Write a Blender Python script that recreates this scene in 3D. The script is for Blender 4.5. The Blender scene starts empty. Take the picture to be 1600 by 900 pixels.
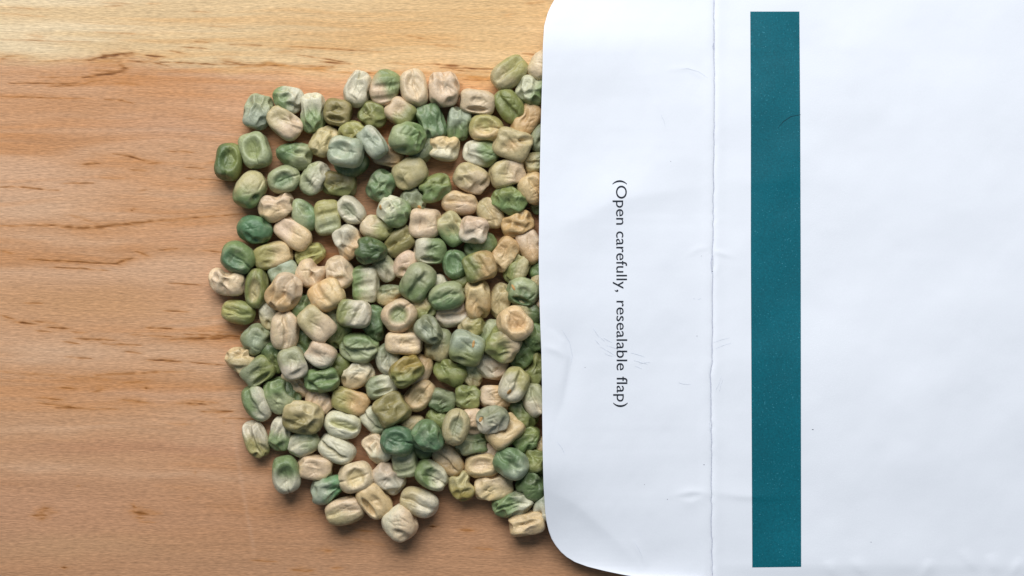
import bpy, math, random
import numpy as np
from mathutils import Vector, Matrix, Euler

# ------------------------------------------------------------------ units
S = 0.25 / 1600.0            # metres per photo pixel on the table plane
CAM_H = 0.42                 # camera height above the table (m)
HP = CAM_H / S               # the same in pixel units
scene = bpy.context.scene
col = scene.collection

# ------------------------------------------------------------------ camera
cd = bpy.data.cameras.new("camera")
cam = bpy.data.objects.new("camera", cd); col.objects.link(cam)
cd.sensor_width = 36.0
cd.lens = 36.0 * CAM_H / 0.25
cd.clip_start = 0.01; cd.clip_end = 50
cam.location = (0, 0, CAM_H)
scene.camera = cam

# ------------------------------------------------------------------ world, lamps, exposure
w = bpy.data.worlds.new("World"); scene.world = w; w.use_nodes = True
bg = w.node_tree.nodes["Background"]
bg.inputs[0].default_value = (0.62, 0.83, 1.0, 1)
bg.inputs[1].default_value = 0.155

def area(name, loc, target, size, power, color):
    ld = bpy.data.lights.new(name, 'AREA'); ld.shape = 'RECTANGLE'
    ld.size, ld.size_y = size; ld.energy = power; ld.color = color
    o = bpy.data.objects.new(name, ld); col.objects.link(o)
    o.location = loc
    d = Vector(target) - Vector(loc)
    o.rotation_euler = d.to_track_quat('-Z', 'Y').to_euler()
    return o
area("window_light", (-0.10, 0.60, 0.62), (0.0, 0.0, 0.0), (0.85, 0.5), 10.9, (1.0, 0.995, 0.98))

scene.view_settings.view_transform = 'Standard'
scene.view_settings.look = 'None'
scene.view_settings.exposure = 0.0
scene.view_settings.gamma = 1.0
scene.render.engine = 'CYCLES'

# ------------------------------------------------------------------ helpers
def lin(c):
    c = np.asarray(c, float) / 255.0
    return np.where(c <= 0.04045, c / 12.92, ((c + 0.055) / 1.055) ** 2.4)

def sstep(a, b, x):
    t = np.clip((x - a) / (b - a), 0, 1)
    return t * t * (3 - 2 * t)

def vnoise(x, y, seed=0):
    """smooth value noise on a lattice, -1..1"""
    xi = np.floor(x).astype(np.int64); yi = np.floor(y).astype(np.int64)
    fx = x - xi; fy = y - yi
    fx = fx * fx * (3 - 2 * fx); fy = fy * fy * (3 - 2 * fy)
    def h(a, b):
        n = (a * 374761393 + b * 668265263 + seed * 974634777) & 0xFFFFFFFF
        n = ((n ^ (n >> 13)) * 1274126177) & 0xFFFFFFFF
        n = (n ^ (n >> 16)) & 0xFFFF
        return n / 32767.5 - 1.0
    a = h(xi, yi); b = h(xi + 1, yi); c = h(xi, yi + 1); d = h(xi + 1, yi + 1)
    return (a * (1 - fx) + b * fx) * (1 - fy) + (c * (1 - fx) + d * fx) * fy

def world(px, py, z):
    """point seen at photo pixel (px, py) and standing z pixel-units above the table -> metres"""
    k = (HP - z) / HP
    return np.stack([(px - 800.0) * S * k, (450.0 - py) * S * k, z * S + 0 * px], -1)

def mesh_from(name, verts, faces, smooth=True):
    me = bpy.data.meshes.new(name)
    me.from_pydata([tuple(v) for v in verts], [], faces)
    if smooth:
        me.polygons.foreach_set("use_smooth", [True] * len(me.polygons))
    me.update()
    return me

def grid_faces(nr, nc):
    i = np.arange(nr * nc).reshape(nr, nc)
    # rows run down the picture (towards -Y), columns to +X: this winding faces +Z
    q = np.stack([i[:-1, :-1], i[1:, :-1], i[1:, 1:], i[:-1, 1:]], -1).reshape(-1, 4)
    return q.tolist()

def set_color(me, name, rgb):
    at = me.attributes.new(name, 'FLOAT_COLOR', 'POINT')
    a = np.ones((len(me.vertices), 4), np.float32); a[:, :3] = rgb
    at.data.foreach_set("color", a.ravel())

def link(name, me, parent=None, mat=None):
    o = bpy.data.objects.new(name, me); col.objects.link(o)
    if parent: o.parent = parent
    if mat: me.materials.append(mat)
    return o

def new_mat(name):
    m = bpy.data.materials.new(name); m.use_nodes = True
    nt = m.node_tree
    return m, nt, nt.nodes["Principled BSDF"]

def node(nt, kind, **kw):
    n = nt.nodes.new(kind)
    for k, v in kw.items():
        setattr(n, k, v)
    return n

# ------------------------------------------------------------------ materials
def wood_material():
    m, nt, b = new_mat("pine_wood")
    L = nt.links.new
    at = node(nt, 'ShaderNodeAttribute', attribute_name="wood")
    tc = node(nt, 'ShaderNodeTexCoord')
    mp = node(nt, 'ShaderNodeMapping'); mp.inputs['Scale'].default_value = (260, 2600, 1)
    L(tc.outputs['Object'], mp.inputs['Vector'])
    n1 = node(nt, 'ShaderNodeTexNoise'); n1.inputs['Scale'].default_value = 1.0
    n1.inputs['Detail'].default_value = 4; n1.inputs['Roughness'].default_value = 0.6
    L(mp.outputs[0], n1.inputs['Vector'])
    mp2 = node(nt, 'ShaderNodeMapping'); mp2.inputs['Scale'].default_value = (650, 3600, 1)
    mp2.inputs['Rotation'].default_value = (0, 0, math.radians(5))
    L(tc.outputs['Object'], mp2.inputs['Vector'])
    n2 = node(nt, 'ShaderNodeTexNoise'); n2.inputs['Scale'].default_value = 1.0
    n2.inputs['Detail'].default_value = 2
    L(mp2.outputs[0], n2.inputs['Vector'])
    r1 = node(nt, 'ShaderNodeMapRange'); r1.inputs['From Min'].default_value = 0.3; r1.inputs['From Max'].default_value = 0.7
    r1.inputs['To Min'].default_value = 0.88; r1.inputs['To Max'].default_value = 1.12
    L(n1.outputs['Fac'], r1.inputs['Value'])
    r2 = node(nt, 'ShaderNodeMapRange'); r2.inputs['From Min'].default_value = 0.25; r2.inputs['From Max'].default_value = 0.75
    r2.inputs['To Min'].default_value = 0.78; r2.inputs['To Max'].default_value = 1.22
    L(n2.outputs['Fac'], r2.inputs['Value'])
    mm = node(nt, 'ShaderNodeMath', operation='MULTIPLY'); L(r1.outputs[0], mm.inputs[0]); L(r2.outputs[0], mm.inputs[1])
    mx = node(nt, 'ShaderNodeVectorMath', operation='SCALE')
    L(at.outputs['Color'], mx.inputs[0]); L(mm.outputs[0], mx.inputs['Scale'])
    L(mx.outputs[0], b.inputs['Base Color'])
    b.inputs['Roughness'].default_value = 0.52
    b.inputs['Specular IOR Level'].default_value = 0.3
    ad = node(nt, 'ShaderNodeMath', operation='ADD'); L(n1.outputs['Fac'], ad.inputs[0]); L(n2.outputs['Fac'], ad.inputs[1])
    bp = node(nt, 'ShaderNodeBump'); bp.inputs['Strength'].default_value = 0.45; bp.inputs['Distance'].default_value = 0.00012
    L(ad.outputs[0], bp.inputs['Height']); L(bp.outputs[0], b.inputs['Normal'])
    return m

def pea_material():
    m, nt, b = new_mat("pea_skin")
    L = nt.links.new
    at = node(nt, 'ShaderNodeAttribute', attribute_name="skin")
    tc = node(nt, 'ShaderNodeTexCoord')
    oi = node(nt, 'ShaderNodeObjectInfo')
    off = node(nt, 'ShaderNodeVectorMath', operation='ADD')
    L(tc.outputs['Object'], off.inputs[0]); L(oi.outputs['Random'], off.inputs[1])
    n1 = node(nt, 'ShaderNodeTexNoise'); n1.inputs['Scale'].default_value = 900; n1.inputs['Detail'].default_value = 5
    n1.inputs['Roughness'].default_value = 0.65
    L(off.outputs[0], n1.inputs['Vector'])
    r1 = node(nt, 'ShaderNodeMapRange'); r1.inputs['From Min'].default_value = 0.25; r1.inputs['From Max'].default_value = 0.75
    r1.inputs['To Min'].default_value = 0.84; r1.inputs['To Max'].default_value = 1.14
    L(n1.outputs['Fac'], r1.inputs['Value'])
    # tiny darker pores
    v = node(nt, 'ShaderNodeTexNoise'); v.inputs['Scale'].default_value = 3800; v.inputs['Detail'].default_value = 1
    L(off.outputs[0], v.inputs['Vector'])
    r2 = node(nt, 'ShaderNodeMapRange'); r2.inputs['From Min'].default_value = 0.26; r2.inputs['From Max'].default_value = 0.40
    r2.inputs['To Min'].default_value = 0.72; r2.inputs['To Max'].default_value = 1.0
    L(v.outputs['Fac'], r2.inputs['Value'])
    mm = node(nt, 'ShaderNodeMath', operation='MULTIPLY'); L(r1.outputs[0], mm.inputs[0]); L(r2.outputs[0], mm.inputs[1])
    mx = node(nt, 'ShaderNodeVectorMath', operation='SCALE')
    L(at.outputs['Color'], mx.inputs[0]); L(mm.outputs[0], mx.inputs['Scale'])
    L(mx.outputs[0], b.inputs['Base Color'])
    b.inputs['Roughness'].default_value = 0.43
    b.inputs['Specular IOR Level'].default_value = 0.5
    b.inputs['Subsurface Weight'].default_value = 0.10
    b.inputs['Subsurface Radius'].default_value = (1.0, 0.85, 0.5)
    b.inputs['Subsurface Scale'].default_value = 0.0006
    bp = node(nt, 'ShaderNodeBump'); bp.inputs['Strength'].default_value = 0.7; bp.inputs['Distance'].default_value = 0.00028
    L(n1.outputs['Fac'], bp.inputs['Height']); L(bp.outputs[0], b.inputs['Normal'])
    return m

def paper_material(name, rgb, spec, rough, fibre, speck=None):
    m, nt, b = new_mat(name)
    L = nt.links.new
    tc = node(nt, 'ShaderNodeTexCoord')
    n1 = node(nt, 'ShaderNodeTexNoise'); n1.inputs['Scale'].default_value = 2600; n1.inputs['Detail'].default_value = 3
    L(tc.outputs['Object'], n1.inputs['Vector'])
    n2 = node(nt, 'ShaderNodeTexNoise'); n2.inputs['Scale'].default_value = 55; n2.inputs['Detail'].default_value = 4
    L(tc.outputs['Object'], n2.inputs['Vector'])
    r = node(nt, 'ShaderNodeMapRange'); r.inputs['From Min'].default_value = 0.25; r.inputs['From Max'].default_value = 0.75
    r.inputs['To Min'].default_value = 1 - fibre; r.inputs['To Max'].default_value = 1 + fibre
    L(n1.outputs['Fac'], r.inputs['Value'])
    r2 = node(nt, 'ShaderNodeMapRange'); r2.inputs['From Min'].default_value = 0.3; r2.inputs['From Max'].default_value = 0.7
    r2.inputs['To Min'].default_value = 1 - fibre * 0.6; r2.inputs['To Max'].default_value = 1 + fibre * 0.6
    L(n2.outputs['Fac'], r2.inputs['Value'])
    mm = node(nt, 'ShaderNodeMath', operation='MULTIPLY'); L(r.outputs[0], mm.inputs[0]); L(r2.outputs[0], mm.inputs[1])
    c = node(nt, 'ShaderNodeRGB'); c.outputs[0].default_value = (*rgb, 1)
    mx = node(nt, 'ShaderNodeVectorMath', operation='SCALE'); L(c.outputs[0], mx.inputs[0]); L(mm.outputs[0], mx.inputs['Scale'])
    out = mx.outputs[0]
    if speck is not None:
        n3 = node(nt, 'ShaderNodeTexNoise'); n3.inputs['Scale'].default_value = 3300; n3.inputs['Detail'].default_value = 0
        L(tc.outputs['Object'], n3.inputs['Vector'])
        r3 = node(nt, 'ShaderNodeMapRange'); r3.inputs['From Min'].default_value = 0.74; r3.inputs['From Max'].default_value = 0.84
        r3.inputs['To Min'].default_value = 0.0; r3.inputs['To Max'].default_value = 0.7
        L(n3.outputs['Fac'], r3.inputs['Value'])
        mix = node(nt, 'ShaderNodeMix', data_type='RGBA'); L(r3.outputs[0], mix.inputs['Factor'])
        L(out, mix.inputs['A']); mix.inputs['B'].default_value = (*speck, 1)
        out = mix.outputs['Result']
    L(out, b.inputs['Base Color'])
    b.inputs['Roughness'].default_value = rough
    b.inputs['Specular IOR Level'].default_value = spec
    bp = node(nt, 'ShaderNodeBump'); bp.inputs['Strength'].default_value = 0.25; bp.inputs['Distance'].default_value = 0.00005
    L(n1.outputs['Fac'], bp.inputs['Height']); L(bp.outputs[0], b.inputs['Normal'])
    return m

M_WOOD = wood_material()
M_PEA = pea_material()
M_PAPER = paper_material("white_paper", (0.858, 0.886, 0.965), 0.25, 0.6, 0.012)
M_TEAL = paper_material("teal_print", tuple(lin((7, 98, 113))), 0.3, 0.45, 0.20, tuple(lin((70, 150, 170))))
M_INK = paper_material("dark_ink", tuple(lin((38, 44, 54))), 0.3, 0.5, 0.05)
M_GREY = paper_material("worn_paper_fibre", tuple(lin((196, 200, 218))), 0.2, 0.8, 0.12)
M_SMUDGE_CREASE = paper_material("graphite_and_crease_grey", tuple(lin((220, 225, 236))), 0.2, 0.8, 0.10)
M_HILUM = paper_material("seed_scar", tuple(lin((192, 150, 98))), 0.2, 0.7, 0.15)

# ------------------------------------------------------------------ the wooden table
def build_wood():
    xs = np.concatenate([np.linspace(-1500, -30, 30), np.arange(-18, 1012, 3.2), np.linspace(1030, 3100, 40)])
    ys = np.concatenate([np.linspace(-1300, -30, 60), np.arange(-15, 918, 1.1), np.linspace(930, 2200, 60)])
    X, Y = np.meshgrid(xs, ys)
    # wavy grain coordinate
    yy = Y + 9 * vnoise(X / 230, Y / 110, 3) + 4 * vnoise(X / 90, Y / 45, 4)
    # --- sapwood / heartwood boundary
    yb = np.interp(X, [-1500, 0, 150, 200, 260, 430, 500, 560, 700, 850, 1000], [92, 92, 92, 88, 97, 103, 107, 111, 114, 128, 134])
    yb = yb + 5 * vnoise(X / 60, Y * 0 + 1.5, 11) + 2 * vnoise(X / 14, Y / 6, 12)
    f = sstep(-12, 20, Y - yb + 5 * vnoise(X / 40, Y / 4, 13))                      # 0 pale sapwood above, 1 pinkish heartwood below
    sap = lin((233, 202, 157)); sap2 = lin((240, 217, 180)); sap3 = lin((224, 180, 126))
    hw = lin((213, 165, 127)); hw2 = lin((203, 147, 101)); hw3 = lin((222, 181, 149)); hwl = lin((190, 132, 90))
    n_a = vnoise(X / 300, yy / 24, 21); n_b = vnoise(X / 160, yy / 8, 22); n_c = vnoise(X / 420, yy / 60, 23)
    n_d = vnoise(X / 120, yy / 3.2, 24); n_e = vnoise(X / 62, yy / 2.0, 25)
    def mix(a, b, t): return a * (1 - t[..., None]) + b * t[..., None]
    A = mix(sap + 0 * X[..., None], sap2, sstep(-0.2, 0.9, n_a + 0.5 * n_b))
    A = mix(A, sap3, 0.75 * sstep(0.15, 0.95, -n_a + 0.5 * n_b + 0.25 * n_d))
    A = mix(A, lin((233, 186, 124)) + 0 * A, 0.55 * sstep(350, 850, X))
    B = mix(hw + 0 * X[..., None], hw3, 0.8 * sstep(0.0, 0.9, n_c + 0.5 * n_a))
    B = mix(B, hw2, 0.8 * sstep(0.1, 0.9, -n_a + 0.6 * n_b - 0.2 * n_c))
    B = mix(B, lin((212, 150, 98)) + 0 * B, 0.65 * sstep(0.0, 0.8, vnoise(X / 260, yy / 34, 26) + 0.35 * n_b) * (1 - sstep(560, 720, Y)))
    B = mix(B, lin((202, 152, 119)) + 0 * B, 0.75 * sstep(620, 830, Y + 40 * n_c))
    B = mix(B, lin((194, 148, 111)) + 0 * B, 0.5 * sstep(760, 880, Y + 0.10 * (X - 400)))  # heartwood darkened towards the bottom: window light falloff put into its colour
    B = mix(B, lin((232, 180, 126)) + 0 * B, 0.75 * (1 - sstep(4, 46, Y - yb)) * sstep(300, 560, X))
    C = mix(A, B, f)
    # broad tonal zones of the heartwood: centre, half size, colour, strength
    tan = (201, 143, 95); pink = (222, 180, 152); pale = (226, 190, 160); rose = (193, 139, 106)
    for zx, zy, zw, zh, zc, za in ((110, 170, 170, 17, tan, .55), (50, 222, 100, 22, tan, .3), (290, 205, 140, 22, pink, .45), (80, 320, 130, 20, pale, .55),
            (320, 312, 110, 16, pale, .35), (130, 374, 150, 12, pale, .45), (330, 372, 80, 12, pink, .4), (220, 386, 110, 10, tan, .3), (140, 470, 170, 28, (211, 160, 112), .5),
            (340, 455, 70, 20, pink, .4), (60, 547, 120, 20, pale, .6), (290, 547, 100, 10, pale, .4), (190, 588, 170, 10, tan, .35), (260, 615, 120, 10, pink, .35),
            (90, 668, 130, 9, pale, .35), (170, 702, 150, 14, rose, .5), (60, 737, 80, 8, pale, .4), (270, 745, 130, 7, pale, .3), (330, 700, 90, 12, rose, .4), (120, 850, 160, 20, (206, 165, 126), .4),
            (560, 790, 300, 30, (184, 128, 84), .35), (420, 165, 120, 20, (222, 166, 126), .4)):
        q = ((X - zx) / zw) ** 2 + ((yy + 5 * vnoise(X / 50, Y / 12, 14) - zy) / zh) ** 2
        C = mix(C, lin(zc) + 0 * C, za * f * np.exp(-q))
    # resin-coloured edging along the boundary
    edge = np.exp(-((Y - yb + 1) / 5.0) ** 2) * sstep(-0.25, 0.7, vnoise(X / 70, Y / 9, 31) + 0.4 * vnoise(X / 20, Y / 3, 32))
    C = mix(C, lin((206, 140, 62)) + 0 * C, 0.75 * edge)
    # grain streaks
    g = 1 + 0.055 * n_d + 0.05 * n_e + 0.02 * n_b
    C = C * g[..., None]
    # short dark pores
    por = sstep(0.66, 0.92, vnoise(X / 7.0, Y / 1.7, 41)) * sstep(-0.1, 0.6, vnoise(X / 120, Y / 25, 42))
    zone = np.exp(-((Y - yb - 28) / 26) ** 2) * sstep(300, 420, X)
    C = mix(C, lin((150, 96, 52)) + 0 * C, np.clip(0.14 * por + 0.5 * zone * sstep(0.6, 0.9, vnoise(X / 5.5, Y / 1.8, 43)), 0, 0.8))
    # --- individual resin streaks and marks: (points, half width, strength)
    ST = [
     ([(0,10),(75,15)],1.4,.35),([(0,21),(70,26)],1.4,.3),([(0,62),(115,65),(140,65)],1.2,.45),([(150,50),(240,55)],1.5,.4),([(45,55),(70,58)],3,.3),
     ([(160,4),(205,6)],1.4,.3),([(165,10),(190,9)],1.5,.35),([(230,5),(250,5)],1.2,.4),([(300,18),(328,19)],1.5,.4),([(310,40),(380,43)],1.2,.3),
     ([(140,95),(165,88),(205,83)],3.2,.8),([(150,92),(215,84)],6,.4),([(200,95),(235,97),(262,103)],2.0,.75),([(228,86),(256,89)],2.2,.75),([(266,80),(292,84)],2.0,.6),
     ([(285,74),(322,76)],1.5,.7),([(305,65),(325,66)],1.6,.6),([(360,69),(408,71)],1.3,.6),([(345,93),(380,100)],4.5,.5),([(250,97),(335,101)],1.5,.75),
     ([(300,99),(430,103)],1.4,.7),([(10,88),(50,88)],3.5,.45),([(0,92),(6,91)],3,.6),([(60,95),(150,94)],2,.4),([(185,98),(195,107)],4.5,.6),
     ([(130,122),(160,117),(187,113)],2.4,.9),([(60,121),(130,121)],1.6,.5),([(15,130),(70,131),(135,131)],1.6,.8),([(75,135),(125,133)],1.2,.6),([(138,128),(160,126)],1.6,.5),
     ([(180,130),(215,133)],1.8,.5),([(0,151),(75,153),(140,154)],1.3,.75),([(165,156),(190,157),(207,161)],1.6,.7),([(150,110),(235,118)],14,.22),([(0,115),(190,112)],7,.18),
     ([(455,73),(520,76),(592,81)],1.6,.65),([(500,97),(546,100)],2.2,.7),([(465,86),(540,97)],1.3,.6),([(430,82),(470,78)],3,.35),([(560,113),(592,116)],1.6,.7),
     ([(668,100),(722,103)],2.6,.6),([(690,106),(772,108)],1.6,.85),([(708,109),(770,114)],1.6,.5),([(430,103),(520,104)],1.8,.5),([(640,56),(662,61)],1.8,.45),
     ([(675,70),(722,74)],2.4,.4),([(818,84),(846,87)],2.2,.5),([(600,98),(660,101)],2.4,.35),([(725,124),(762,126)],1.5,.55),([(580,52),(760,66)],5,.12),([(430,48),(600,52)],5,.15),
     ([(820,5),(850,3)],2,.4),([(790,24),(800,22)],3,.3),
     ([(130,257),(155,255)],2.4,.7),([(178,241),(200,244),(224,251)],2.2,.75),([(233,256),(251,255)],1.9,.7),([(262,236),(300,238)],1.7,.65),([(288,262),(322,264)],1.5,.65),
     ([(292,279),(375,284)],1.6,.65),([(100,287),(146,286)],1.7,.75),([(0,292),(40,293),(90,298)],1.9,.75),([(160,277),(192,279)],3,.35),([(205,265),(228,266)],2.6,.5),
     ([(150,240),(230,252)],9,.2),([(215,300),(228,297)],1.5,.5),([(0,353),(80,352),(130,358),(190,350),(240,346),(300,341),(378,334)],3.2,.55),([(110,336),(150,350)],3,.3),
     ([(70,350),(130,357),(215,350)],9,.22),([(206,329),(209,326)],2,.9),([(45,405),(100,408),(185,413)],2.2,.75),([(180,412),(206,404)],3.0,.7),([(213,393),(232,400)],2.2,.6),
     ([(78,418),(120,419),(168,423)],1.6,.7),([(252,391),(276,389)],1.5,.7),([(0,392),(18,396)],2,.6),([(318,391),(348,394)],1.5,.6),([(322,254),(338,253)],1.5,.5),
     ([(262,442),(312,445)],1.5,.7),([(40,473),(66,474)],1.6,.7),([(22,503),(54,507)],2.2,.85),([(54,502),(84,505)],1.8,.7),([(0,492),(22,499)],1.8,.65),
     ([(75,511),(107,514)],2.0,.8),([(55,517),(80,519)],1.5,.6),([(112,519),(134,520)],1.7,.65),([(228,512),(267,514)],2.2,.8),([(258,486),(292,487)],1.6,.65),
     ([(233,524),(268,527)],1.8,.7),([(205,523),(225,524)],2,.45),([(265,531),(330,528),(380,526)],4.0,.55),([(295,530),(380,529)],1.6,.6),([(310,517),(380,520)],1.4,.55),
     ([(290,523),(380,525)],1.5,.5),([(118,529),(178,532)],2.0,.85),([(102,534),(122,537)],1.8,.6),([(160,537),(218,539)],1.7,.75),([(198,550),(218,552)],2.2,.65),
     ([(105,558),(142,560)],1.6,.75),([(233,562),(282,565)],2.0,.85),([(298,566),(350,571)],1.5,.7),([(0,580),(80,587),(165,592)],5,.35),([(150,586),(220,583),(296,580)],3.2,.5),
     ([(195,598),(232,595)],2.8,.5),([(92,606),(118,608)],2.2,.55),([(148,612),(160,607)],3.2,.5),([(227,607),(230,607)],2,.9),([(58,622),(97,624)],2.0,.65),
     ([(62,630),(117,637)],1.8,.75),([(88,637),(182,640)],1.6,.65),([(193,625),(232,630)],2.6,.7),([(278,630),(322,632)],2.2,.8),([(318,643),(362,643)],3.6,.65),([(300,626),(340,629)],1.5,.5),
     ([(265,662),(300,663)],2.2,.35),([(345,653),(405,656)],1.2,.6),([(52,806),(70,805)],2.5,.65),([(62,796),(74,794)],3,.5),([(64,811),(72,809)],2.5,.5),([(62,800),(85,800)],6,.3),([(206,788),(212,794)],2.2,.55),
     ([(212,801),(230,804)],3.6,.6),([(214,808),(224,809)],2.6,.6),([(205,798),(245,802)],7,.28),([(220,815),(240,816)],1.4,.5),([(98,887),(103,887)],1.8,.8),([(290,779),(292,778)],2.2,.4),
     ([(120,760),(124,759)],1.5,.5),([(304,739),(306,739)],1.5,.6),([(349,658),(351,659)],1.5,.7),([(395,876),(430,877)],1.6,.5),([(555,828),(582,830)],2.2,.55),([(673,823),(679,823)],2.0,.9),
     ([(722,828),(738,829)],3.2,.55),([(500,860),(520,861)],3.6,.4),([(460,891),(485,891)],4.0,.5),([(745,857),(768,859)],3.2,.35),([(540,840),(600,852)],4,.2),([(520,888),(535,888)],2.4,.45),
     ([(430,800),(640,812)],9,.12),([(250,760),(330,765)],6,.1),([(330,790),(420,800)],10,.1)]
    stain = np.zeros_like(X)
    br = 0.75 + 0.45 * vnoise(X / 9, Y / 2.2, 51)
    for k, (pts, hw_, amt) in enumerate(ST):
        p = np.array(pts, float)
        x0 = p[:, 0].min() - 12; x1 = p[:, 0].max() + 12; y0 = p[:, 1].min() - 4 * hw_ - 4; y1 = p[:, 1].max() + 4 * hw_ + 4
        ix = np.where((xs > x0) & (xs < x1))[0]; iy = np.where((ys > y0) & (ys < y1))[0]
        if len(ix) == 0 or len(iy) == 0: continue
        sl = np.ix_(iy, ix)
        gx = X[sl]; gy = Y[sl] + 0.55 * vnoise(gx / 22, gx * 0 + k, 61)
        best = np.zeros_like(gx)
        tot = max(1.0, p[-1, 0] - p[0, 0])
        for (ax, ay), (bx, by) in zip(p[:-1], p[1:]):
            dx, dy = bx - ax, by - ay
            t = np.clip(((gx - ax) * dx + (gy - ay) * dy) / (dx * dx + dy * dy + 1e-9), 0, 1)
            d2 = ((gx - ax - t * dx) * 0.35) ** 2 + (gy - ay - t * dy) ** 2
            u = np.clip((gx - p[0, 0]) / tot, 0, 1)
            ww = 0.78 * hw_ * (0.5 + 0.75 * np.sin(math.pi * np.clip(u, 0.03, 0.97)))
            best = np.maximum(best, np.maximum(np.exp(-d2 / (ww * ww)), 0.30 * np.exp(-d2 / (7.5 * ww * ww))))
        stain[sl] = 1 - (1 - stain[sl]) * (1 - amt * best * np.clip(br[sl], 0.25, 1.1))
    C = mix(C, lin((198, 130, 58)) + 0 * C, np.clip(1.3 * stain, 0, 0.85))
    C = mix(C, lin((112, 64, 24)) + 0 * C, np.clip(1.9 * (stain - 0.30), 0, 0.92))
    # one faint pale scratch
    sx = np.interp(Y, [640, 770, 860], [360, 380, 397])
    scr = np.exp(-((X - sx) / 3.0) ** 2) * sstep(640, 680, Y) * (1 - sstep(840, 880, Y)) * 0.22
    C = mix(C, lin((226, 186, 158)) + 0 * C, scr)
    P = np.stack([(X - 800) * S, (450 - Y) * S, -0.35 * S * sstep(0.2, 0.8, stain)], -1).reshape(-1, 3)
    me = mesh_from("wooden_table", P, grid_faces(len(ys), len(xs)))
    set_color(me, "wood", np.clip(C * np.array([0.86, 0.835, 0.80]), 0.01, 0.95).reshape(-1, 3))
    o = link("wooden_table", me, None, M_WOOD)
    o["kind"] = "structure"; o["label"] = "pine table top with pale sapwood band and brown resin streaks"
    return o
build_wood()

# ------------------------------------------------------------------ the envelope
EDGE_Y = [-28, -26, -22, -16, -8, 0, 10, 20, 40, 70, 100, 200, 300, 400, 450, 500, 550, 600, 700, 760, 800, 815, 830, 842, 852, 862, 870, 878, 885, 892, 898, 903, 907, 909]
EDGE_X = [1090, 1010, 950, 905, 881, 866, 860.5, 856, 850.5, 848.5, 848, 845, 843, 842, 842.5, 844, 846, 847, 848, 849.5, 852, 854, 857.5, 862, 868, 876, 885, 898, 917, 945, 974, 1005, 1045, 1095]
def edge_x(y): return np.interp(y, EDGE_Y, EDGE_X)
def fold_x(y):
    return np.interp(y, [-30, 0, 100, 200, 330, 400, 560, 590, 700, 800, 910], [1116, 1115.5, 1116, 1116, 1114.5, 1113.5, 1113, 1110, 1112, 1111.5, 1113]) + 0.7 * vnoise(y / 9.0, y * 0, 71)

def crease(x, y, pts, wid, amp, skew=1.0):
    """soft fold along a polyline, profile like an asymmetric ridge"""
    p = np.array(pts, float); out = np.zeros_like(x)
    L = np.sum(np.hypot(*np.diff(p, axis=0).T)); acc = 0
    for (ax, ay), (bx, by) in zip(p[:-1], p[1:]):
        dx, dy = bx - ax, by - ay; l = math.hypot(dx, dy)
        t = ((x - ax) * dx + (y - ay) * dy) / (l * l)
        tc = np.clip(t, 0, 1)
        sgn = ((x - ax) * dy - (y - ay) * dx) / l
        d = np.hypot(x - ax - tc * dx, y - ay - tc * dy)
        u = (acc + tc * l) / L
        prof = np.exp(-(d / np.where(sgn > 0, wid, wid * skew)) ** 1.5)
        out = np.where(np.abs(amp * prof * np.sin(math.pi * np.clip(u, .04, .96))) > np.abs(out), amp * prof * np.sin(math.pi * np.clip(u, .04, .96)), out)
        acc += l
    return out

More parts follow.
